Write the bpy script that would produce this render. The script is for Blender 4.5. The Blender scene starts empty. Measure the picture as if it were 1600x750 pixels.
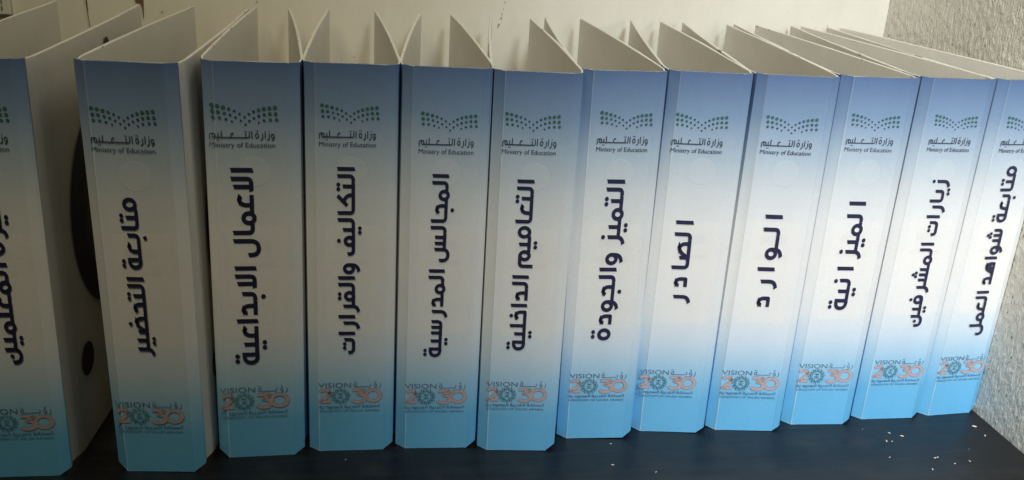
import bpy, math, random
from mathutils import Vector, Matrix
random.seed(7)
scene = bpy.context.scene
col = scene.collection

# ------------------------------------------------------------------ camera
cd = bpy.data.cameras.new('camera')
cam = bpy.data.objects.new('camera', cd)
col.objects.link(cam)
R_ = (0.9831600, -0.1714917, 0.0631422)
U_ = (0.0029809, 0.3605206, 0.9327465)
F_ = (0.1827223, 0.9168509, -0.3549607)
cam.matrix_world = Matrix(((R_[0], U_[0], -F_[0], 0.376556), (R_[1], U_[1], -F_[1], -0.689305),
                           (R_[2], U_[2], -F_[2], 0.451227), (0, 0, 0, 1)))
cd.sensor_width = 36.0
cd.lens = 33.5746
cd.clip_start = 0.01
cd.clip_end = 50
scene.camera = cam

# ------------------------------------------------------------------ light
world = bpy.data.worlds.new('World')
scene.world = world
world.use_nodes = True
world.node_tree.nodes['Background'].inputs[0].default_value = (.70, .90, .95, 1)
world.node_tree.nodes['Background'].inputs[1].default_value = 0.014
scene.view_settings.view_transform = 'Standard'
scene.view_settings.look = 'None'
scene.view_settings.exposure = 0.0
scene.view_settings.gamma = 1.0


def aim(o, target):
    o.rotation_euler = (Vector(target) - o.location).to_track_quat('-Z', 'Y').to_euler()


def spot(name, loc, target, power, colour, size_deg, blend, radius):
    l = bpy.data.lights.new(name, 'SPOT')
    l.energy = power
    l.color = colour
    l.spot_size = math.radians(size_deg)
    l.spot_blend = blend
    l.shadow_soft_size = radius
    o = bpy.data.objects.new(name, l)
    o.location = loc
    col.objects.link(o)
    aim(o, target)
    return o


def area(name, loc, target, power, colour, sx, sy):
    l = bpy.data.lights.new(name, 'AREA')
    l.shape = 'RECTANGLE'
    l.size = sx
    l.size_y = sy
    l.energy = power
    l.color = colour
    o = bpy.data.objects.new(name, l)
    o.location = loc
    col.objects.link(o)
    aim(o, target)
    return o


# window daylight spot, then unseen fill lamps added to shape the falloff along the row
spot('window_light', (.75, -1.10, 1.10), (.93, .10, .14), 42.0, (.54, .85, 1.0), 42, 1.0, .15)
spot('low_fill', (.90, -1.30, .50), (.93, -.05, .05), 29.0, (1.0, .885, .93), 42, 1.0, .15)  # added low fill, lifts the spine bottoms on the right
spot('high_fill', (.80, -1.20, 1.30), (.95, .20, .25), 35.0, (1.0, .945, .84), 50, 1.0, .15)  # added high fill for the right end of the row
spot('front_fill', (.45, -.90, .80), (1.0, .05, .10), 12.5, (1.0, .81, .70), 50, 1.0, .15)  # added fill from the left front, reaching the side wall
area('top_fill', (.75, -.15, 1.0), (.80, .20, .20), 1.2, (1.0, .97, .78), .4, .4)  # added soft fill from above the binders
area('left_warm_fill', (.10, -.60, 1.20), (.30, .10, .25), 4.3, (1.0, .87, .58), .4, .4)  # added warm fill for the dim left end


# ------------------------------------------------------------------ node helpers
def new_mat(name):
    m = bpy.data.materials.new(name)
    m.use_nodes = True
    nt = m.node_tree
    return m, nt, nt.nodes['Principled BSDF']


def N(nt, kind, **kw):
    n = nt.nodes.new(kind)
    for k, v in kw.items():
        setattr(n, k, v)
    return n


def ramp(nt, stops, fac, interp='LINEAR'):
    r = N(nt, 'ShaderNodeValToRGB')
    r.color_ramp.interpolation = interp
    el = r.color_ramp.elements
    while len(el) < len(stops):
        el.new(0.5)
    for e, (p, c) in zip(el, stops):
        e.position = p
        e.color = (c[0], c[1], c[2], 1)
    nt.links.new(fac, r.inputs[0])
    return r.outputs[0]


def noise(nt, vec, scale, detail=4, rough=0.55, dist=0.0):
    n = N(nt, 'ShaderNodeTexNoise')
    n.inputs['Scale'].default_value = scale
    n.inputs['Detail'].default_value = detail
    n.inputs['Roughness'].default_value = rough
    n.inputs['Distortion'].default_value = dist
    nt.links.new(vec, n.inputs['Vector'])
    return n.outputs['Fac']


def mapping(nt, scale):
    tc = N(nt, 'ShaderNodeTexCoord')
    mp = N(nt, 'ShaderNodeMapping')
    mp.inputs['Scale'].default_value = scale
    nt.links.new(tc.outputs['Object'], mp.inputs['Vector'])
    return mp.outputs['Vector']


def math_(nt, op, a, b=None, c=None, clamp=False):
    n = N(nt, 'ShaderNodeMath', operation=op)
    n.use_clamp = clamp
    for i, v in enumerate((a, b, c)):
        if v is None:
            continue
        if isinstance(v, (int, float)):
            n.inputs[i].default_value = v
        else:
            nt.links.new(v, n.inputs[i])
    return n.outputs[0]


def mix(nt, fac, a, b, blend='MIX'):
    n = N(nt, 'ShaderNodeMix', data_type='RGBA', blend_type=blend)
    for i, v in ((0, fac), (6, a), (7, b)):
        if isinstance(v, tuple):
            n.inputs[i].default_value = (v[0], v[1], v[2], 1)
        elif isinstance(v, (int, float)):
            n.inputs[i].default_value = v
        else:
            nt.links.new(v, n.inputs[i])
    return n.outputs[2]


def bump(nt, bsdf, h, strength, dist):
    b = N(nt, 'ShaderNodeBump')
    b.inputs['Strength'].default_value = strength
    b.inputs['Distance'].default_value = dist
    nt.links.new(h, b.inputs['Height'])
    nt.links.new(b.outputs[0], bsdf.inputs['Normal'])


# ------------------------------------------------------------------ materials
H = 0.32
PRINT = [(0.0, (.150, .525, .890)), (.10, (.165, .530, .865)), (.19, (.365, .640, .860)), (.27, (.64, .775, .895)),
         (.36, (.83, .86, .87)), (.50, (.87, .87, .86)), (.61, (.82, .83, .83)), (.70, (.685, .725, .755)),
         (.80, (.435, .535, .640)), (.89, (.225, .330, .495)), (1.0, (.100, .168, .330))]


def spine_material():
    m, nt, b = new_mat('printed_spine_paper')
    tc = N(nt, 'ShaderNodeTexCoord')
    sp = N(nt, 'ShaderNodeSeparateXYZ')
    nt.links.new(tc.outputs['Object'], sp.inputs[0])
    oi = N(nt, 'ShaderNodeObjectInfo')
    x, z = sp.outputs[0], sp.outputs[2]
    zz = math_(nt, 'DIVIDE', z, H)
    wob = noise(nt, mapping(nt, (9, 9, 5)), 1.0, 2)
    zz = math_(nt, 'ADD', zz, math_(nt, 'MULTIPLY', math_(nt, 'SUBTRACT', wob, .5), .05))
    c = ramp(nt, PRINT, zz)
    # faint sheet of paper showing through below the title's head
    def box(v, lo, hi, soft):
        a = N(nt, 'ShaderNodeMapRange')
        a.inputs['From Min'].default_value = lo
        a.inputs['From Max'].default_value = lo + soft
        nt.links.new(v, a.inputs['Value'])
        d = N(nt, 'ShaderNodeMapRange')
        d.inputs['From Min'].default_value = hi
        d.inputs['From Max'].default_value = hi - soft
        nt.links.new(v, d.inputs['Value'])
        return math_(nt, 'MULTIPLY', a.outputs[0], d.outputs[0])
    sheet = math_(nt, 'MULTIPLY', box(x, .0135, .0535, .0006), box(z, .106, .198, .0006))
    c = mix(nt, math_(nt, 'MULTIPLY', sheet, .28), c, (.92, .88, .82))
    band = math_(nt, 'MULTIPLY', box(x, .018, .048, .002), box(z, .1645, .1705, .002))
    head = math_(nt, 'MULTIPLY', box(x, .021, .045, .002), box(z, .177, .188, .003))
    dash = noise(nt, mapping(nt, (900, 900, 120)), 1.0, 1)
    c = mix(nt, math_(nt, 'MULTIPLY', band, .10), c, (.62, .50, .44))
    c = mix(nt, math_(nt, 'MULTIPLY', math_(nt, 'MULTIPLY', head, dash), .14), c, (.40, .42, .46))
    # round press mark
    dx = math_(nt, 'SUBTRACT', x, .034)
    dz = math_(nt, 'SUBTRACT', z, .2405)
    rr = math_(nt, 'SQRT', math_(nt, 'ADD', math_(nt, 'MULTIPLY', dx, dx), math_(nt, 'MULTIPLY', dz, dz)))
    disc = N(nt, 'ShaderNodeMapRange')
    disc.inputs['From Min'].default_value = .0112
    disc.inputs['From Max'].default_value = .0106
    nt.links.new(rr, disc.inputs['Value'])
    c = mix(nt, math_(nt, 'MULTIPLY', disc.outputs[0], .10), c, (.86, .84, .82))
    # fine printing grain and faint smears
    g = noise(nt, mapping(nt, (700, 700, 700)), 1.0, 2)
    c = mix(nt, .10, c, ramp(nt, [(.3, (.35, .37, .40)), (.7, (1, 1, 1))], g), 'MULTIPLY')
    s = noise(nt, mapping(nt, (35, 35, 9)), 1.0, 4)
    c = mix(nt, .10, c, ramp(nt, [(.35, (.62, .60, .55)), (.65, (1, 1, 1))], s), 'MULTIPLY')
    # worn white board showing on the top rim and the bottom rim
    w1 = noise(nt, mapping(nt, (260, 260, 260)), 1.0, 3)
    top = math_(nt, 'GREATER_THAN', z, math_(nt, 'SUBTRACT', H + .0012, math_(nt, 'MULTIPLY', math_(nt, 'SUBTRACT', w1, .5), .009)))
    c = mix(nt, math_(nt, 'MULTIPLY', top, .75), c, (.78, .76, .72))
    low = math_(nt, 'LESS_THAN', z, math_(nt, 'MULTIPLY', math_(nt, 'SUBTRACT', w1, .56), .008))
    c = mix(nt, math_(nt, 'MULTIPLY', low, .45), c, (.78, .78, .76))
    # bright ridge highlight painted into the print along the left strip's fold
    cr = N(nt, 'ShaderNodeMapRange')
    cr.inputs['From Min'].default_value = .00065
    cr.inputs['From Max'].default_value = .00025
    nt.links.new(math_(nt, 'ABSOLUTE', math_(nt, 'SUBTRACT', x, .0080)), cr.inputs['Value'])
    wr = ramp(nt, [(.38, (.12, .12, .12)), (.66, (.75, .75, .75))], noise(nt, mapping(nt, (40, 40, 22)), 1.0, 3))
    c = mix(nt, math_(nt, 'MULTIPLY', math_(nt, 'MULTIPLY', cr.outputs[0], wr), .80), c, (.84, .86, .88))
    nt.links.new(c, b.inputs['Base Color'])
    b.inputs['Roughness'].default_value = .38
    b.inputs['Specular IOR Level'].default_value = .45
    lam = noise(nt, mapping(nt, (30, 30, 14)), 1.0, 3)
    fine = noise(nt, mapping(nt, (500, 500, 500)), 1.0, 2)
    h = math_(nt, 'ADD', math_(nt, 'MULTIPLY', lam, 1.0), math_(nt, 'MULTIPLY', fine, .03))
    h = math_(nt, 'ADD', h, math_(nt, 'MULTIPLY', disc.outputs[0], .12))
    h = math_(nt, 'ADD', h, math_(nt, 'MULTIPLY', sheet, .05))
    bump(nt, b, h, .35, .0018)
    return m


def paper_white(name, base, rough=.6, stain=.25, nicks=False):
    m, nt, b = new_mat(name)
    n1 = noise(nt, mapping(nt, (18, 18, 18)), 1.0, 5, .6)
    n2 = noise(nt, mapping(nt, (420, 420, 420)), 1.0, 2)
    c = mix(nt, stain, base, ramp(nt, [(.3, (.66, .61, .52)), (.62, (1, 1, 1))], n1), 'MULTIPLY')
    c = mix(nt, .12, c, ramp(nt, [(.3, (.5, .5, .5)), (.7, (1, 1, 1))], n2), 'MULTIPLY')
    if nicks:
        tc = N(nt, 'ShaderNodeTexCoord')
        sp = N(nt, 'ShaderNodeSeparateXYZ')
        nt.links.new(tc.outputs['Object'], sp.inputs[0])
        rim = math_(nt, 'GREATER_THAN', sp.outputs[2], H - .0022)
        nk = ramp(nt, [(.640, (0, 0, 0)), (.670, (1, 1, 1))], noise(nt, mapping(nt, (150, 60, 60)), 1.0, 3, .6))
        c = mix(nt, math_(nt, 'MULTIPLY', math_(nt, 'MULTIPLY', rim, nk), .7), c, (.10, .085, .065))
    nt.links.new(c, b.inputs['Base Color'])
    b.inputs['Roughness'].default_value = rough
    bump(nt, b, math_(nt, 'ADD', n1, math_(nt, 'MULTIPLY', n2, .06)), .3, .002)
    return m


def ink(name, c, rough=.45):
    m, nt, b = new_mat(name)
    n = noise(nt, mapping(nt, (600, 600, 600)), 1.0, 2)
    k = mix(nt, .35, c, ramp(nt, [(.3, (.6, .6, .6)), (.7, (1.25, 1.25, 1.25))], n), 'MULTIPLY')
    nt.links.new(k, b.inputs['Base Color'])
    b.inputs['Roughness'].default_value = rough
    return m


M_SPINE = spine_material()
M_COVER = paper_white('white_cover_board', (.76, .74, .69), .6, .15, True)
M_LINING = paper_white('white_lining_paper', (.77, .75, .70))
M_TITLE = ink('navy_title_ink', (.020, .021, .062))
M_SLATE = ink('slate_letter_ink', (.045, .065, .105))
M_GREEN = ink('green_dot_ink', (.045, .130, .110))
M_DEEP = ink('deep_teal_ink', (.030, .075, .100))
M_VIS = ink('blue_grey_ink', (.130, .220, .335))
M_SALMON = ink('salmon_ink', (.52, .405, .415))
M_EDGE = ink('grey_outline_ink', (.24, .32, .43))
M_EMB = ink('emblem_green_ink', (.018, .130, .145))
M_TINY = ink('small_letter_ink', (.100, .205, .330))
M_NAVY = ink('navy_cover_ink', (.012, .015, .030), .5)
M_BROWN = ink('brown_cover_ink', (.060, .050, .040), .5)
M_LGREEN = ink('label_green_ink', (.030, .140, .060))


def shelf_material():
    m, nt, b = new_mat('dark_shelf_laminate')
    g = noise(nt, mapping(nt, (7, 160, 7)), 1.0, 6, .6, .6)
    d = noise(nt, mapping(nt, (26, 26, 26)), 1.0, 5, .65)
    sp = noise(nt, mapping(nt, (480, 480, 480)), 1.0, 2)
    c = ramp(nt, [(.30, (.0035, .0035, .0045)), (.55, (.006, .006, .008)), (.75, (.014, .014, .016))], g)
    c = mix(nt, math_(nt, 'MULTIPLY', ramp(nt, [(.5, (0, 0, 0)), (.72, (1, 1, 1))], d), .25), c, (.060, .060, .062))
    c = mix(nt, math_(nt, 'MULTIPLY', ramp(nt, [(.70, (0, 0, 0)), (.78, (1, 1, 1))], sp), .25), c, (.14, .14, .14))
    nt.links.new(c, b.inputs['Base Color'])
    r = ramp(nt, [(.3, (.30, .30, .30)), (.7, (.46, .46, .46))], d)
    nt.links.new(r, b.inputs['Roughness'])
    bump(nt, b, g, .25, .0012)
    return m


def back_wall_material():
    m, nt, b = new_mat('painted_back_wall')
    n1 = noise(nt, mapping(nt, (90, 90, 16)), 1.0, 5, .6)
    n2 = noise(nt, mapping(nt, (9, 9, 9)), 1.0, 4)
    n3 = noise(nt, mapping(nt, (330, 330, 90)), 1.0, 3)
    c = mix(nt, .30, (.80, .77, .69), ramp(nt, [(.3, (.72, .68, .58)), (.65, (1, 1, 1))], n2), 'MULTIPLY')
    c = mix(nt, .05, c, ramp(nt, [(.3, (.6, .6, .55)), (.6, (1, 1, 1))], n1), 'MULTIPLY')
    sp = noise(nt, mapping(nt, (120, 120, 60)), 1.0, 3, .6)
    c = mix(nt, math_(nt, 'MULTIPLY', ramp(nt, [(.735, (0, 0, 0)), (.76, (1, 1, 1))], sp), .55), c, (.30, .25, .18))
    nt.links.new(c, b.inputs['Base Color'])
    b.inputs['Roughness'].default_value = .5
    bump(nt, b, math_(nt, 'ADD', n1, math_(nt, 'MULTIPLY', n3, .22)), .28, .0022)
    return m


def side_wall_material():
    m, nt, b = new_mat('rough_side_plaster')
    tc = mapping(nt, (1, 1, 1))
    n1 = noise(nt, mapping(nt, (420, 420, 120)), 1.0, 3, .55, .35)
    n2 = noise(nt, mapping(nt, (170, 170, 110)), 1.0, 5, .62)
    n3 = noise(nt, mapping(nt, (10, 10, 10)), 1.0, 4)
    v = N(nt, 'ShaderNodeTexVoronoi')
    v.inputs['Scale'].default_value = 1.0
    nt.links.new(mapping(nt, (170, 170, 110)), v.inputs['Vector'])
    pit = ramp(nt, [(.10, (1, 1, 1)), (.24, (0, 0, 0))], v.outputs['Distance'])
    pit = math_(nt, 'MULTIPLY', pit, ramp(nt, [(.52, (0, 0, 0)), (.60, (1, 1, 1))], n2))
    c = mix(nt, .45, (.84, .82, .76), ramp(nt, [(.3, (.80, .76, .71)), (.66, (1.05, 1.04, 1.0))], n3), 'MULTIPLY')
    c = mix(nt, .08, c, ramp(nt, [(.35, (.5, .48, .44)), (.6, (1, 1, 1))], n1), 'MULTIPLY')
    c = mix(nt, math_(nt, 'MULTIPLY', pit, .55), c, (.20, .18, .15))
    nt.links.new(c, b.inputs['Base Color'])
    b.inputs['Roughness'].default_value = .55
    h = math_(nt, 'ADD', n1, math_(nt, 'MULTIPLY', n2, .9))
    h = math_(nt, 'SUBTRACT', h, math_(nt, 'MULTIPLY', pit, .8))
    bump(nt, b, h, 1.0, .0034)
    return m


M_SHELF = shelf_material()
M_BACK = back_wall_material()
M_SIDE = side_wall_material()
M_RICE = paper_white('rice_white', (.74, .72, .66), .45, .1)
M_CHIP = ink('bare_brown_plaster', (.16, .105, .05), .8)
M_LABEL = paper_white('label_white_plastic', (.70, .70, .66), .35, .1)


# ------------------------------------------------------------------ object helpers
def mesh_obj(name, verts, faces, mats, parent=None, smooth=False, fmats=None):
    me = bpy.data.meshes.new(name)
    me.from_pydata(verts, [], faces)
    for m in (mats if isinstance(mats, (list, tuple)) else [mats]):
        me.materials.append(m)
    if fmats:
        for p, k in zip(me.polygons, fmats):
            p.material_index = k
    me.validate()
    me.update()
    if smooth:
        for p in me.polygons:
            p.use_smooth = True
    o = bpy.data.objects.new(name, me)
    col.objects.link(o)
    if parent is not None:
        o.parent = parent
    return o


def tag(o, label=None, cat=None, group=None, kind=None):
    if label:
        o['label'] = label
    if cat:
        o['category'] = cat
    if group:
        o['group'] = group
    if kind:
        o['kind'] = kind


class Flat:
    """collects flat shapes given in a plane; build() lays them on the spine (x = s, z = t)"""
    def __init__(self, to_st, y0):
        self.v, self.f, self.k, self.to, self.y0 = [], [], 0, to_st, y0

    def _add(self, pts, faces):
        b = len(self.v)
        self.k += 1
        y = self.y0 - self.k * 1.2e-5
        for (u, w) in pts:
            s, t = self.to(u, w)
            self.v.append((s, y, t))
        self.f += [tuple(b + i for i in f) for f in faces]

    def stroke(self, pts, w, closed=False, slant=0.0):
        P = [Vector((p[0], p[1])) for p in pts]
        Q = [P[0]]
        for p in P[1:]:
            if (p - Q[-1]).length > 1e-5:
                Q.append(p)
        if closed and (Q[0] - Q[-1]).length < 1e-5:
            Q.pop()
        P = Q
        n = len(P)
        L, Rr = [], []
        for i in range(n):
            a = P[i - 1] if (i > 0 or closed) else None
            c = P[(i + 1) % n] if (i < n - 1 or closed) else None
            d1 = (P[i] - a).normalized() if a is not None else None
            d2 = (c - P[i]).normalized() if c is not None else None
            if d1 is None:
                d1 = d2
            if d2 is None:
                d2 = d1
            n1 = Vector((-d1.y, d1.x))
            n2 = Vector((-d2.y, d2.x))
            m = n1 + n2
            m = m.normalized() if m.length > 1e-6 else n1
            k = max(m.dot(n1), .45)
            off = m * (w / 2 / k)
            sh = Vector((0, 0))
            if slant and not closed and i in (0, n - 1):
                dd = -d1 if i == 0 else d1
                sh = dd * slant * w
            L.append(P[i] + off + sh * (1 if i == 0 else -1) * .5)
            Rr.append(P[i] - off - sh * (1 if i == 0 else -1) * .5)
        pts2 = [(p.x, p.y) for p in L] + [(p.x, p.y) for p in Rr]
        m = n if closed else n - 1
        self._add(pts2, [(i, (i + 1) % n, n + (i + 1) % n, n + i) for i in range(m)])

    def dot(self, u, v, r, rv=None, seg=18):
        rv = rv or r
        self._add([(u + r * math.cos(2 * math.pi * i / seg), v + rv * math.sin(2 * math.pi * i / seg)) for i in range(seg)],
                  [tuple(range(seg))])

    def poly(self, pts):
        self._add(pts, [tuple(range(len(pts)))])

    def build(self, name, mat, parent):
        return mesh_obj(name, self.v, self.f, mat, parent)


def rnd(pts):
    """polyline whose inner corners (u, v, r) are rounded with radius r"""
    out = []
    n = len(pts)
    for i, p in enumerate(pts):
        if len(p) == 2 or i in (0, n - 1):
            out.append((p[0], p[1]))
            continue
        a, b, c = Vector(pts[i - 1][:2]), Vector(p[:2]), Vector(pts[i + 1][:2])
        d1, d2 = (a - b), (c - b)
        r = min(p[2], d1.length * .98, d2.length * .98)
        p1 = b + d1.normalized() * r
        p2 = b + d2.normalized() * r
        for k in range(9):
            t = k / 8
            # quadratic pulled towards a circular arc
            q = p1 * (1 - t) ** 2 + (b * .88 + (p1 + p2) * .06) * 2 * t * (1 - t) + p2 * t * t
            out.append((q.x, q.y))
    return out


def ell(cu, cv, ru, rv, a0=0, a1=360, seg=28):
    return [(cu + ru * math.cos(math.radians(a0 + (a1 - a0) * i / seg)), cv + rv * math.sin(math.radians(a0 + (a1 - a0) * i / seg)))
            for i in range(seg + (0 if a1 - a0 == 360 else 1))]


# ------------------------------------------------------------------ square monoline arabic lettering
TH, AL = 3.0, 4.5
DUAL = set('بتثنيسشصضعغفقكلمهجحخ_')


def glyph(ch, jr, jl):
    """strokes [(points, closed, slant)], dots [(u, v)], advance; u runs in writing direction, v up"""
    S, D = [], []
    x = 1.2 if jr else .95

    def st(p, closed=False, slant=.5):
        S.append((p, closed, slant))

    def base(a, b):
        st([(a, 0), (b, 0)], slant=0)

    def above(u, n, v=4.25):
        D.extend({1: [(u, v)], 2: [(u - .62, v), (u + .62, v)], 3: [(u - .62, v), (u + .62, v), (u, v + 1.05)]}[n])

    def below(u, n):
        D.extend({1: [(u, -1.95)], 2: [(u - .62, -1.9), (u + .62, -1.9)]}[n])

    def bowl(x0, top, dx=3.2, end=1.2):
        st(rnd([(x0, top), (x0, -1.25, 1.6), (x0 + dx, -1.25, 1.5), (x0 + dx, end)]))
    if ch == 'ا':
        if jr:
            st(rnd([(0, 0), (1.4, 0, .9), (1.4, AL)]))
            return S, D, 2.35
        st([(.95, -.5), (.95, AL)])
        return S, D, 1.9
    if ch == '_':
        base(0, 2.4)
        return S, D, 2.4
    if ch in 'ﻻ':
        if jr:
            base(0, 1.2)
        st(rnd([(x, AL), (x, 0, .9), (x + 2.75, 0)]))
        st([(x + 1.75, 0), (x + 1.75, AL - .5)])
        return S, D, x + 3.2
    if ch == 'ل':
        if jl:
            if jr:
                base(0, 2.45)
                st([(1.2, 0), (1.2, AL)])
                return S, D, 2.45
            st(rnd([(.95, AL), (.95, 0, 1.0), (2.5, 0)]))
            return S, D, 2.5
        if jr:
            base(0, x)
        bowl(x, AL)
        return S, D, x + 4.1
    if ch in 'بتني':
        if jl:
            if jr:
                base(0, 2.5)
                st([(1.2, 0), (1.2, TH)])
                a = 2.5
            else:
                st(rnd([(.95, TH), (.95, 0, 1.0), (2.6, 0)]))
                a = 2.6
            u = x + .15
            if ch == 'ب':
                below(u + .5, 1)
            elif ch == 'ت':
                above(u, 2)
            elif ch == 'ن':
                above(u, 1)
            else:
                below(u, 2)
            return S, D, a
        if ch == 'ن':
            if jr:
                base(0, x)
            bowl(x, TH)
            D.append((x + 1.7, 1.2))
            return S, D, x + 4.1
        if jr:
            base(0, x)
        st(rnd([(x, TH - .2), (x, 0, 1.0), (x + 3.9, 0, 1.0), (x + 3.9, 1.6)]))
        above(x + 1.95, 2, 2.7)
        return S, D, x + 4.8
    if ch in 'رز':
        if jr:
            base(0, x)
        st(rnd([(x, TH), (x, -1.3, 1.5), (x + 1.75, -1.55)]), slant=.7)
        if ch == 'ز':
            above(x, 1, 4.35)
        return S, D, x + 2.15
    if ch in 'وؤ':
        if jr:
            base(0, 1.6)
        x0 = 2.05
        st(ell(x0, 1.3, 1.08, 1.3), True)
        st(rnd([(x0 - 1.08, 1.3), (x0 - 1.02, -1.35, 1.5), (x0 + .85, -1.6)]), slant=.7)
        if ch == 'ؤ':
            st(rnd([(x0 + .4, 5.1), (x0 - .4, 4.9, .3), (x0 - .3, 4.2, .2), (x0 + .6, 4.2)]), slant=0)
        return S, D, 3.75
    if ch in 'فق':
        k = 1 if ch == 'ف' else 2
        if jr:
            u0 = 1.85
            st(ell(u0, 1.15, 1.05, 1.2), True)
            if jl:
                base(0, 3.6)
                above(u0, k, 4.1)
                return S, D, 3.6
            st(rnd([(0, 0), (u0 + 3.6, 0, .9), (u0 + 3.6, 1.7)]))
            above(u0 - .1, k, 4.2)
            return S, D, u0 + 4.5
        u0 = 2.05
        st(ell(u0, 1.5, 1.1, 1.25), True)
        st(rnd([(u0 - 1.1, 1.5), (u0 - 1.1, 0, 1.0), (4.1, 0)]))
        above(u0, k, 4.3)
        return S, D, 4.1
    if ch == 'ة':
        if jr:
            base(0, 1.2)
            st([(1.2, 0), (1.2, TH + .55)], slant=0)
            st(rnd([(1.2, TH + .05), (3.25, TH + .05, 1.5), (3.25, -.15, 1.6), (1.2, -.05)]), slant=0)
            above(2.25, 2, 4.75)
            return S, D, 4.15
        st(ell(2.1, 1.4, 1.15, 1.5), True)
        above(2.1, 2, 4.7)
        return S, D, 3.75
    if ch == 'م':
        if jl:
            if jr:
                st(ell(1.9, .75, 1.1, 1.25), True)
                st([(0, 0), (1.05, .05)], slant=0)
                st([(2.75, .05), (3.8, 0)], slant=0)
                return S, D, 3.8
            st(ell(2.0, 1.6, 1.25, 1.55), True)
            st(rnd([(2.9, .5), (3.3, 0, .3), (4.2, 0)]), slant=0)
            return S, D, 4.2
        st(ell(1.9, 1.2, 1.1, 1.4), True)
        if jr:
            st([(0, 0), (1.2, .1)], slant=0)
        st(rnd([(1.7, 2.6), (4.9, 2.6, 1.0), (4.9, -1.4)]), slant=0)
        return S, D, 5.8
    if ch == 'ع':
        base(0 if jr else .3, 3.6)
        st(rnd([(2.6, 0), (2.6, 2.9, 1.6), (1.0, 2.9, .7), (.6, 2.35)]), slant=0)
        return S, D, 3.6
    if ch in 'جحخ':
        l = 1.0
        hook = [(l, 0), (l, 2.9, 1.6), (2.5, 2.9, .7), (3.05, 2.1)]
        if jr:
            base(0, 3.9)
            st(rnd(hook), slant=0)
        else:
            st(rnd([(3.9, 0), (l, 0, .15)] + hook[1:]), slant=0)
        if ch == 'خ':
            above(l + 1.1, 1)
        if ch == 'ج':
            below(l + 1.2, 1)
        return S, D, 3.9
    if ch == 'د':
        l = 1.2 if jr else .95
        tail = [(l, 2.9, 1.4), (l + 1.75, 2.9, 1.0), (l + 1.75, 1.9)]
        if jr:
            base(0, l + 2.2)
            st(rnd([(l, 0)] + tail), slant=0)
        else:
            st(rnd([(l + 2.2, 0), (l, 0, .15)] + tail), slant=0)
        return S, D, l + 2.75
    if ch in 'صض':
        base(0, 6.0)
        st(rnd([(1.0, 0), (1.0, 2.9, 1.7), (3.0, 2.9, 1.5), (4.6, .3)]), slant=0)
        st([(4.75, 0), (4.75, 2.5)])
        if ch == 'ض':
            above(2.6, 1, 4.6)
        return S, D, 6.0
    if ch in 'سش':
        p = 1.75
        if jl:
            if jr:
                base(0, x + 2 * p + 1.3)
                st([(x, 0), (x, TH)])
            else:
                st(rnd([(x, TH), (x, 0, 1.0), (x + 2 * p + 1.3, 0)]))
            st([(x + p, 0), (x + p, TH)])
            st([(x + 2 * p, 0), (x + 2 * p, TH)])
            if ch == 'ش':
                above(x + p, 3)
            return S, D, x + 2 * p + 1.3
        base(0, x + 2 * p)
        st([(x, 0), (x, TH)])
        st([(x + p, 0), (x + p, TH)])
        bowl(x + 2 * p, TH, 3.2, 1.5)
        return S, D, x + 2 * p + 4.1
    if ch == 'ك':
        base(0, 4.5)
        st(rnd([(1.0, 0), (1.05, 1.95, 1.3), (2.9, 2.75)]), slant=0)
        st([(1.2, AL), (3.9, 1.7)], slant=.3)
        return S, D, 4.5
    if ch == 'ه':
        st(rnd([(5.0, 0), (1.0, 0, .15), (1.0, 3.0, 1.6), (3.0, 3.0, 1.5), (4.2, .2)]), slant=0)
        st(rnd([(1.0, 1.5), (2.6, 1.5, .6), (3.0, 0)]), slant=0)
        return S, D, 5.0
    raise ValueError(ch)


def layout(text):
    text = text.replace('لا', 'ﻻ')
    items, u = [], 0.0
    for i, ch in enumerate(text):
        if ch == ' ':
            u += 1.25
            continue
        jr = i > 0 and text[i - 1] in DUAL
        jl = ch in DUAL and i + 1 < len(text) and text[i + 1] != ' '
        S, D, a = glyph(ch, jr, jl)
        items.append((u, S, D))
        u += a
    return items, u


def arabic(fl, text, weight=1.0, dot=.56):
    items, tot = layout(text)
    for u0, S, D in items:
        for pts, closed, sl in S:
            fl.stroke([(u0 + p[0], p[1]) for p in pts], weight, closed, sl * -.55)
        for (u, v) in D:
            fl.dot(u0 + u, v, dot)
    return tot


def latin(text, s0, s1, t0, cap, y, name, mat, parent, shear=0.0, bold=0.0):
    """latin words from the built-in face, fitted between s0 and s1 on baseline t0"""
    c = bpy.data.curves.new(name, 'FONT')
    c.body = text
    c.size = 1.0
    c.offset = bold
    c.resolution_u = 3
    tmp = bpy.data.objects.new(name, c)
    col.objects.link(tmp)
    dg = bpy.context.evaluated_depsgraph_get()
    me = bpy.data.meshes.new_from_object(tmp.evaluated_get(dg))
    bpy.data.objects.remove(tmp)
    xs = [v.co.x for v in me.vertices]
    x0, x1 = min(xs), max(xs)
    for v in me.vertices:
        x, h = v.co.x, v.co.y
        v.co = Vector((s0 + (x - x0) / (x1 - x0) * (s1 - s0) + shear * h * cap, y, t0 + h / .70 * cap))
    me.materials.clear()
    me.materials.append(mat)
    o = bpy.data.objects.new(name, me)
    col.objects.link(o)
    o.parent = parent
    return o


# ------------------------------------------------------------------ the place: shelf and two walls
def sheet(name, p00, ux, uy, nx, ny, mat, amp=0.0, nrm=None, seedv=0, edge=None):
    rg = random.Random(seedv)
    vs, fs = [], []
    for j in range(ny + 1):
        for i in range(nx + 1):
            p = Vector(p00) + Vector(ux) * (i / nx) + Vector(uy) * (j / ny)
            if amp:
                p += Vector(nrm) * rg.gauss(0, amp)
            vs.append(tuple(p))
    for j in range(ny):
        for i in range(nx):
            a = j * (nx + 1) + i
            fs.append((a, a + 1, a + nx + 2, a + nx + 1))
    return mesh_obj(name, vs, fs, mat, smooth=True)


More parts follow.
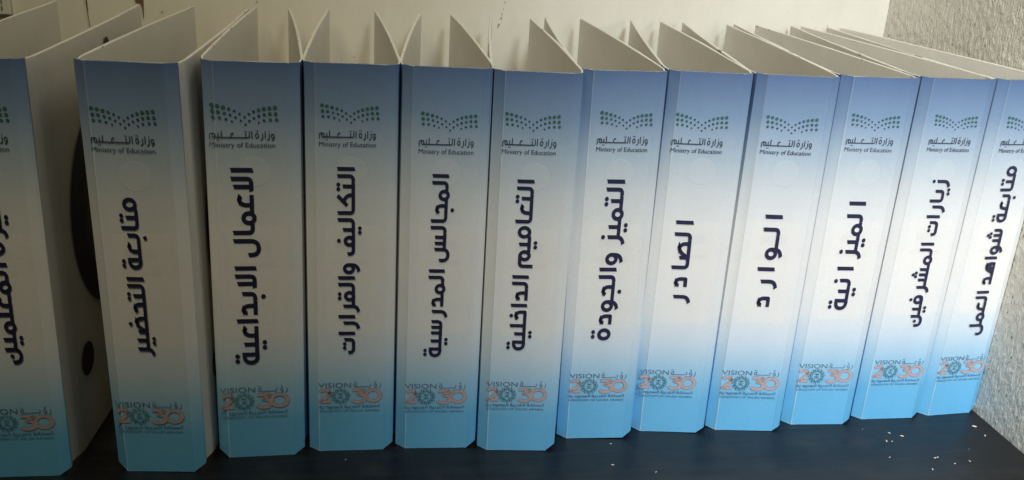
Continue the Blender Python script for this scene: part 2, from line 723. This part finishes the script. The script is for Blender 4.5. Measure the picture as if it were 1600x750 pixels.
def box(name, lo, hi, mat, parent=None, bev=0.0):
    (x0, y0, z0), (x1, y1, z1) = lo, hi
    vs = [(x, y, z) for x in (x0, x1) for y in (y0, y1) for z in (z0, z1)]
    fs = [(0, 1, 3, 2), (4, 6, 7, 5), (0, 4, 5, 1), (2, 3, 7, 6), (0, 2, 6, 4), (1, 5, 7, 3)]
    o = mesh_obj(name, vs, fs, mat, parent)
    if bev:
        b = o.modifiers.new('bevel', 'BEVEL')
        b.width = bev
        b.segments = 3
    return o


WX, WY = 0.9815, 0.3028
shelf = box('shelf', (-.55, -.22, -.028), (WX, WY, 0), M_SHELF, bev=.002)
tag(shelf, kind='structure')
wall_b = sheet('back_wall', (-.55, WY, -.03), (WX + .55, 0, 0), (0, 0, .85), 60, 34, M_BACK, .0003, (0, 1, 0), 3)
tag(wall_b, 'cream painted back wall behind the binders, with small cracks and chips', 'wall')
wall_s = sheet('side_wall', (WX, WY, -.03), (0, -.50, 0), (0, 0, .85), 200, 300, M_SIDE, .00022, (1, 0, 0), 4)
tag(wall_s, 'rough plaster side wall at the right end of the shelf', 'wall')


# ------------------------------------------------------------------ binders
MOE = [(140, 182, 22), (194, 190, 20), (249, 203, 20), (302, 217, 16), (354, 237, 13), (402, 265, 12), (449, 297, 11),
       (146, 245, 20), (200, 249, 18), (258, 261, 15), (312, 277, 13), (363, 301, 12), (412, 333, 11), (456, 370, 11),
       (150, 304, 17), (211, 307, 16), (272, 320, 13), (328, 342, 10),
       (740, 195, 21), (686, 201, 20), (634, 208, 19), (583, 221, 17), (535, 240, 14), (490, 265, 12),
       (746, 258, 19), (690, 258, 18), (636, 267, 16), (585, 282, 14), (538, 303, 12), (494, 333, 12),
       (754, 315, 17), (694, 316, 16), (634, 326, 13), (582, 348, 10)]
YF = -.002        # front plane of the spine in the binder's own frame


def binder(idx, x, y, yaw, lean, W, k, tl, tr, title, spec, logo, vis, label):
    ca, sa, cl, sl = math.cos(yaw), math.sin(yaw), math.cos(lean), math.sin(lean)
    a = Vector((ca, sa, 0))
    n = Vector((-sa, ca, 0))
    up = Vector((0, 0, 1))
    A = a * cl - up * sl
    Uv = a * sl + up * cl
    root = bpy.data.objects.new('ring_binder', None)
    root.empty_display_size = .05
    zb = W * sl if lean > 0 else 0.0
    root.matrix_world = Matrix(((A.x, n.x, Uv.x, x), (A.y, n.y, Uv.y, y), (A.z, n.z, Uv.z, zb), (0, 0, 0, 1)))
    col.objects.link(root)
    tag(root, label, 'binder', 'ring binders standing in a row on the shelf')
    rg = random.Random(100 + idx)

    # ---- spine: pressed board with a folded strip down either side and clipped lower corners
    TK = .0026
    f = .0078
    prof = [(0, .0034), (.0012, .0026), (f - .0010, -.0012), (f, YF - .0001), (f + .0012, YF), (W * .35, YF), (W * .65, YF),
            (W - f - .0012, YF), (W - f, YF), (W - f + .0012, -.0012), (W - .0016, .0012), (W, .0024)]
    NZ = 44
    cut = (.0052 if idx < 3 else .0038) + rg.uniform(-.0010, .0010)
    cutl = (.0055 if idx in (1, 2) else .0008) + rg.uniform(-.0005, .0005)
    vs, fs, fm = [], [], []
    cols = len(prof)
    bow = rg.uniform(-.0006, .0008)
    tops = [rg.gauss(0, .00016) for _ in prof]
    for side in (0, 1):
        for j in range(NZ + 1):
            q = j / NZ
            for c, (px, py) in enumerate(prof):
                dist = min(px, W - px)
                z0 = max(0.0, (cut if px > W / 2 else cutl) * (1 - dist / f)) if dist < f else 0.0
                z0 += .0003 if side else 0.0
                zt = H + tops[c]
                z = z0 + (zt - z0) * q
                xx = px + (2 * px / W - 1) * k * q
                b_ = bow * math.sin(math.pi * q) * math.sin(math.pi * px / W)
                vs.append((xx, py + b_ + side * TK, z))
    M_ = (NZ + 1) * cols
    for j in range(NZ):
        for c in range(cols - 1):
            p = j * cols + c
            fs.append((p, p + 1, p + cols + 1, p + cols))
            fm.append(0)
            fs.append((M_ + p, M_ + p + cols, M_ + p + cols + 1, M_ + p + 1))
            fm.append(1)
    for c in range(cols - 1):
        p = NZ * cols + c
        fs.append((p, p + 1, M_ + p + 1, M_ + p))
        fm.append(0)
        fs.append((c, M_ + c, M_ + c + 1, c + 1))
        fm.append(0)
    for j in range(NZ):
        p = j * cols
        fs.append((p, p + cols, M_ + p + cols, M_ + p))
        fm.append(0)
        p = j * cols + cols - 1
        fs.append((p, M_ + p, M_ + p + cols, p + cols))
        fm.append(0)
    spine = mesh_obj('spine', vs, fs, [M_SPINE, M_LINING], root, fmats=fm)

    # ---- covers: a hinge strip and then the stiff board
    def cover(xe, tip, sgn):
        # path of the inner/outer middle line seen from above (local x, y)
        h1 = .026 + rg.uniform(-.004, .004)
        out = sgn * .0012
        y0 = .0050
        P = [Vector((xe - sgn * .0012, y0)), Vector((xe - sgn * .0004 + out, y0 + h1 * .5)), Vector((xe + out * 1.1 + tip * .05, y0 + h1))]
        end = Vector((xe + tip, .28))
        for q in (.2, .45, .7, .88, 1.0):
            m = P[2].lerp(end, q)
            m.x += sgn * .0016 * math.sin(math.pi * q)
            P.append(m)
        tk = [.0014, .0017, .0022] + [.0026] * 5
        vs, fs, fm = [], [], []
        nz = 8
        wrap = 2 if (sgn < 0 and idx < 11) or 1 < idx < 10 else 0
        nr = len(P)
        for s in (-1, 1):
            for j in range(nz + 1):
                for i, p in enumerate(P):
                    d = (P[min(i + 1, nr - 1)] - P[max(i - 1, 0)]).normalized()
                    nn = Vector((d.y, -d.x))
                    w = p + nn * (s * tk[i] / 2)
                    zt = H - .0006 + (rg.gauss(0, .00025) if s == 1 else 0)
                    if s == -1 and j == nz:
                        zt = H - .0006
                    zl = (.0066, .0050, .0025)[i] if i < 3 else .0006
                    vs.append((w.x, w.y, zl + (zt - zl) * j / nz))
        M0 = (nz + 1) * nr
        for j in range(nz):
            for i in range(nr - 1):
                p = j * nr + i
                fs.append((p, p + nr, p + nr + 1, p + 1))
                fm.append(1 if i < wrap and sgn < 0 else 0)
                fs.append((M0 + p, M0 + p + 1, M0 + p + nr + 1, M0 + p + nr))
                fm.append(1 if i < wrap and sgn > 0 else 0)
        for i in range(nr - 1):
            fs.append((i, i + 1, M0 + i + 1, M0 + i))
            p = nz * nr + i
            fs.append((p, M0 + p, M0 + p + 1, p + 1))
        for j in range(nz):
            for e in (0, nr - 1):
                p = j * nr + e
                fs.append((p, M0 + p, M0 + p + nr, p + nr) if e == 0 else (p, p + nr, M0 + p + nr, M0 + p))
        fm += [0] * (len(fs) - len(fm))
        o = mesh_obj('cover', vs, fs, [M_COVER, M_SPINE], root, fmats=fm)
        bv = o.modifiers.new('bevel', 'BEVEL')
        bv.width = .0006
        bv.segments = 2
        bv.limit_method = 'ANGLE'
        bv.angle_limit = math.radians(50)
        return o, P
    cover(0.0, tl, -1)
    rc, RP = cover(W, tr, 1)

    # ---- round navy print on the outer face of the first two right-hand covers
    if idx in (0, 1):
        def onc(d, z):
            # depth along the cover to a point 0.2 mm outside its outer face
            for i in range(len(RP) - 1):
                if RP[i + 1].y >= d or i == len(RP) - 2:
                    t = (d - RP[i].y) / (RP[i + 1].y - RP[i].y)
                    p = RP[i].lerp(RP[i + 1], t)
                    dd = (RP[i + 1] - RP[i]).normalized()
                    return (p.x + dd.y * .0022, p.y - dd.x * .0022, z)

        def band(name, c, z, r0, r1, mat, off):
            vs, fs = [], []
            sg, nr_ = 72, 6
            for q in range(nr_ + 1):
                rr = r0 + (r1 - r0) * q / nr_
                for i in range(sg):
                    an = 2 * math.pi * i / sg
                    p = onc(c + rr * math.cos(an), z + rr * math.sin(an))
                    vs.append((p[0] + off, p[1], p[2]))
            for q in range(nr_):
                for i in range(sg):
                    b = (i + 1) % sg
                    fs.append((q * sg + i, q * sg + b, (q + 1) * sg + b, (q + 1) * sg + i))
            return mesh_obj(name, vs, fs, mat, rc)
        sft = 0.0 if idx == 0 else -.005
        band('printed_ring', .1316 + sft, .181, .058, .0856, M_NAVY, 0.0)
        band('printed_disc', .1316 + sft, .181, .001, .0575, M_BROWN, 0.0)
        band('printed_dot', .0515 + sft, .0728, .0003, .0135, M_NAVY, 0.0)
        band('printed_dot', .1625 + sft, .3010, .0003, .0075, M_NAVY, 0.0)

    # ---- white lining on the inside of the spine
    vs = [(f * .6, .0042, .001), (W - f * .6, .0042, .001), (W - f * .6, .0042, H - .0008), (f * .6, .0042, H - .0008)]
    vs += [(p[0], .0050, p[2]) for p in vs]
    mesh_obj('lining', vs, [(0, 1, 2, 3), (4, 7, 6, 5), (0, 4, 5, 1), (1, 5, 6, 2), (2, 6, 7, 3), (3, 7, 4, 0)], M_LINING, root)

    yt = YF - .00025 - max(0, -bow)

    # ---- title, written downwards
    sb0, t0, sb1, t1, alef = spec
    tot = layout(title)[1]
    ku = (t0 - t1) / (tot - .9)
    kv = alef / 5.0

    def to_title(u, v):
        uu = u - .45
        sb = sb0 + (sb1 - sb0) * (uu / (tot - .9))
        return sb - (v + .5) * kv, t0 - uu * ku
    fl = Flat(to_title, yt)
    arabic(fl, title, 1.0)
    fl.build('title_lettering', M_TITLE, spine)

    # ---- dotted book emblem and its two lines
    ls, lt, lw = logo
    sc = lw / 600.0
    big = Flat(lambda u, v: (u, v), yt)
    small = Flat(lambda u, v: (u, v), yt)
    for (u, v, r) in MOE:
        g = big if r >= 15 else small
        g.dot(ls + (u - 140) * sc, lt - (v - 182) * sc, r * sc * .98)
    em = big.build('book_emblem', M_GREEN, spine)
    small.build('emblem_dots', M_DEEP, spine)
    wr, wl_ = ls + lw - .0004, ls - .0024
    wb = lt - .0237
    txt = 'وزارة التـــعــليم'.replace('ـ', '_')
    tw = layout(txt)[1]
    kk = (wr - wl_) / (tw - .9)
    kh = .0054 / 5.0
    fl = Flat(lambda u, v: (wr - (u - .45) * kk, wb + (v + .5) * kh), yt)
    arabic(fl, txt, .78, .42)
    fl.build('ministry_lettering', M_SLATE, spine)
    latin('Ministry of Education', wl_, wr, wb - .0066, .0036, yt - .0001, 'ministry_lettering', M_SLATE, spine)

    # ---- vision mark
    vl, vt, vw = vis
    e = vw / 293.0

    def vm(u, v):
        return vl + (u - 112) * e, vt - (v - 290) * e * .97
    latin('VISION', vl, vm(264, 0)[0], vm(0, 318)[1], 26 * e, yt - .0001, 'vision_lettering', M_VIS, spine)
    txt = 'رؤ ي____ة'
    tw = layout(txt)[1]
    r0, r1 = vm(405, 0)[0], vm(275, 0)[0]
    vb = vm(0, 318)[1]
    fl = Flat(lambda u, v: (r0 - (u - .45) / (tw - .9) * (r0 - r1), vb + (v + .5) * 34 * e / 6.2), yt)
    arabic(fl, txt.replace('رؤ ي', 'رؤ ي'), .6, .4)
    fl.build('vision_lettering', M_VIS, spine)
    two = rnd([(120, 343), (132, 331, 14), (163, 333, 16), (163, 360, 14), (122, 396, 3), (172, 396)])
    three = rnd([(272, 334), (326, 334, 3), (298, 358, 4), (330, 362, 16), (330, 398, 18), (285, 402, 12), (271, 388)])
    zero = ell(369, 365, 35, 31)
    for nm, w, mat, dy in (('year_outline', 19.5, M_EDGE, 0), ('year_numerals', 14.5, M_SALMON, .00012)):
        fl = Flat(lambda u, v: vm(u, v), yt - dy)
        fl.stroke(two, w)
        fl.stroke(three, w)
        fl.stroke(zero, w, True)
        fl.build(nm, mat, spine)
    # sunburst of leaf-shaped points round a palm over crossed blades
    fl = Flat(lambda u, v: vm(u, v), yt)
    cx, cy = 215, 366
    for i in range(12):
        a0 = 2 * math.pi * i / 12
        def pol(r, da):
            return (cx + r * math.cos(a0 + da), cy + r * math.sin(a0 + da))
        fl.stroke([pol(30, -.25), pol(46, -.03), pol(31, .22)], 2.2)
        fl.stroke([pol(30, .02), pol(40, .20), pol(47, .26)], 1.9)
        fl.stroke([pol(27, -.20), pol(33, 0), pol(27, .20)], 1.2)
    for d in (-1, 1):
        fl.stroke(ell(cx, cy, 25, 25, 100 if d > 0 else -80, 260 if d > 0 else 80), 1.6)
    for d in (-1, 1):
        fl.stroke([(cx - d * 15, cy + 15), (cx, cy + 8), (cx + d * 13, cy - 2)], 2.4)
        fl.stroke(rnd([(cx, cy - 12), (cx + d * 6, cy - 17, 4), (cx + d * 10, cy - 8)]), 2.8)
    fl.stroke([(cx, cy - 16), (cx, cy + 2)], 2.6)
    fl.build('sun_emblem', M_EMB, spine)
    txt = 'المملكة العربية السعود ية'
    tw = layout(txt)[1]
    q0, q1 = vm(402, 0)[0], vm(114, 0)[0]
    qb = vm(0, 431)[1]
    fl = Flat(lambda u, v: (q0 - (u - .45) / (tw - .9) * (q0 - q1), qb + (v + .5) * 15 * e / 5), yt)
    arabic(fl, txt, .8, .45)
    fl.build('kingdom_lettering', M_TINY, spine)
    latin('KINGDOM OF SAUDI ARABIA', vm(118, 0)[0], vm(402, 0)[0], vm(0, 455)[1], 11.5 * e, yt - .0001, 'kingdom_lettering', M_TINY, spine)
    return root


BIND = [
    # x, y, yaw, lean, W, taper, left tip, right tip, title, (s0, t0, s1, t1, alef), (logo s, t, width), (vision s, t, width)
    (.1101, -.0182, -.0296, .0006, .0664, 0, .0083, .0142, 'سيرة المعلمين', (.0409, .2300, .0405, .0972, .0122), (.0131, .2880, .0392), (.0086, .0600, .0496)),
    (.2099, -.0174, -.1173, -.0118, .0670, .0004, .0083, -.0085, 'متابعة التحضير', (.0339, .2249, .0340, .1025, .0121), (.0097, .2882, .0404), (.0038, .0622, .0495)),
    (.2851, -.0060, .0142, .0029, .0671, -.0003, .0212, -.0149, 'الاعمال الابداعية', (.0330, .2437, .0336, .0845, .0156), (.0062, .2893, .0432), (.0026, .0646, .0519)),
    (.3560, -.0014, -.0328, -.0028, .0676, -.0004, .0070, -.0148, 'التكاليف والقرارات', (.0363, .2441, .0368, .0899, .0128), (.0129, .2899, .0390), (.0077, .0640, .0496)),
    (.4261, -.0024, -.0652, -.0049, .0667, -.0007, .0182, -.0175, 'المجالس المدرسية', (.0366, .2399, .0352, .0861, .0123), (.0157, .2859, .0387), (.0068, .0616, .0495)),
    (.4941, -.0098, -.1138, -.0101, .0653, -.0001, .0083, -.0170, 'التعاميم الداخلية', (.0339, .2387, .0345, .0947, .0128), (.0104, .2887, .0385), (.0055, .0656, .0486)),
    (.5659, .0021, -.0769, -.0190, .0651, .0001, .0081, -.0204, 'التميز والجودة', (.0391, .2353, .0380, .0966, .0140), (.0165, .2882, .0379), (.0068, .0640, .0487)),
    (.6345, .0096, -.1456, -.0118, .0657, -.0003, .0108, -.0238, 'ا لصا د ر', (.0325, .1990, .0336, .1258, .0143), (.0093, .2863, .0387), (.0020, .0618, .0490)),
    (.7038, .0064, -.1256, -.0083, .0676, -.0007, .0023, -.0179, 'ا لـو ا ر د', (.0378, .2054, .0384, .1220, .0143), (.0128, .2869, .0395), (.0068, .0608, .0510)),
    (.7785, .0094, -.0737, -.0084, .0650, .0007, .0012, -.0398, 'ا لميز ا نية', (.0382, .2157, .0387, .1158, .0145), (.0130, .2891, .0384), (.0060, .0628, .0500)),
    (.8510, .0131, -.0338, -.0068, .0663, -.0002, .0068, -.0478, 'زيارات المشرفين', (.0393, .2339, .0428, .0956, .0120), (.0170, .2890, .0360), (.0093, .0620, .0480)),
    (.9206, .0141, .0459, -.0030, .0608, 0, .0010, -.0430, 'متابعة شواهد العمل', (.0363, .2456, .0407, .0836, .0122), (.0154, .2883, .0385), (.0067, .0624, .0478)),
]
WHERE = ['cut off by the left edge', 'second from the left', 'with the tallest lettering', 'fourth from the left', 'fifth from the left',
         'sixth from the left, standing slightly forward', 'left of the two short spaced titles', 'with a short spaced title', 'with a short spaced title',
         'fourth from the right wall', 'second from the right wall', 'against the rough right wall']
for i, b in enumerate(BIND):
    t = b[8].replace('ـ', '_')
    clean = {7: 'الصادر', 8: 'الوارد', 9: 'الميزانية'}.get(i, b[8])
    if i == 0:
        lab = 'leftmost blue and white binder, cut off by the frame, title ending المعلمين'
    else:
        lab = 'blue and white binder titled ' + clean + ', ' + WHERE[i]
    binder(i, *b[:8], t, b[9], b[10], b[11], lab)

# ------------------------------------------------------------------ small things
# paint chips and cracks belong to the back wall
def chip(pts, y=WY - .0012):
    n = len(pts)
    vs = [(x, y, z) for x, z in pts] + [(x, y + .003, z) for x, z in pts]
    fs = [tuple(range(n))] + [(i, n + i, n + (i + 1) % n, (i + 1) % n) for i in range(n)]
    return mesh_obj('paint_chip', vs, fs, M_CHIP, wall_b)


chip([(.1420, .330), (.1436, .330), (.1440, .310), (.1441, .3045), (.1434, .3046), (.1428, .312)])
chip([(.1434, .3042), (.1437, .3042), (.1447, .290), (.1444, .290)])
chip([(.1880, .328), (.1960, .328), (.1953, .312), (.1948, .300), (.1944, .300), (.1940, .308), (.1930, .3135), (.1905, .3120), (.1900, .3150), (.1880, .3150)])
for (x, z, r) in ((.2120, .3065, .0008), (.5475, .3180, .0006), (.5470, .3135, .0007), (.5450, .3070, .0009), (.5440, .3050, .0006),
                  (.5500, .3300, .0005), (.5488, .3230, .0004), (.3020, .3200, .0006), (.6420, .3075, .0007)):
    chip([(x + r * math.cos(a) * .6, z + r * math.sin(a) * random.uniform(.9, 1.9)) for a in [q * math.pi / 4 for q in range(8)]])

# white label plate high on the back wall
plate = box('wall_label', (.040, WY - .006, .2990), (.0765, WY - .001, .345), M_LABEL, bev=.0015)
tag(plate, 'small white label with green lettering on the wall, top left corner', 'label')
for zz in (.3095, .3035):
    fl = Flat(lambda u, v: (.0702 - u * .0011, zz + v * .0009), WY - .0063)
    arabic(fl, 'المدر', 1.0)
    fl.build('label_lettering', M_LGREEN, plate)

# rice grains
GR = [(.8725, -.0142, 1.0), (.8817, -.0202, 1.3), (.8624, -.0271, 1.3), (.8678, -.0275, .7), (.8513, -.0515, .9), (.8924, -.0557, 1.0),
      (.8954, -.0549, 1.0), (.8796, -.0720, 1.1), (.9053, -.0654, .9), (.9213, -.0628, .9), (.9620, -.0100, 1.6), (.9625, -.0255, 1.3),
      (.8507, -.0060, .5), (.6032, -.0432, 1.0), (.6369, -.0560, .8), (.3850, -.0180, .6), (.9330, -.0448, .4), (.6103, -.0120, .7)]


def grain_mesh():
    vs, fs = [], []
    ns, nr = 8, 7
    for j in range(nr + 1):
        q = j / nr
        xx = -.0017 + .0034 * q
        r = .00062 * (math.sin(math.pi * min(max(q, .02), .985)) ** .6)
        for i in range(ns):
            a = 2 * math.pi * i / ns
            vs.append((xx, r * math.cos(a), .00058 + r * .85 * math.sin(a)))
    for j in range(nr):
        for i in range(ns):
            b = (i + 1) % ns
            fs.append((j * ns + i, j * ns + b, (j + 1) * ns + b, (j + 1) * ns + i))
    fs.append(tuple(range(ns))[::-1])
    fs.append(tuple(nr * ns + i for i in range(ns)))
    return mesh_obj('rice_grain', vs, fs, M_RICE, smooth=True)


g0 = grain_mesh()
for i, (x, y, s) in enumerate(GR):
    g = g0 if i == 0 else g0.copy()
    if i:
        col.objects.link(g)
    g.location = (x, y, 0)
    g.rotation_euler = (0, 0, random.uniform(0, 3.14))
    s *= .82
    g.scale = (s, s * random.uniform(.85, 1.15), s)
    if x > .95:
        lab = 'tiny white rice grain close to the foot of the rough side wall'
    elif x < .70:
        lab = 'tiny white crumb alone on the dark shelf in front of the middle binders'
    else:
        lab = 'tiny white rice grain in the loose scatter before the last binders on the right'
    tag(g, lab, 'rice grain', 'rice grains scattered on the dark shelf')
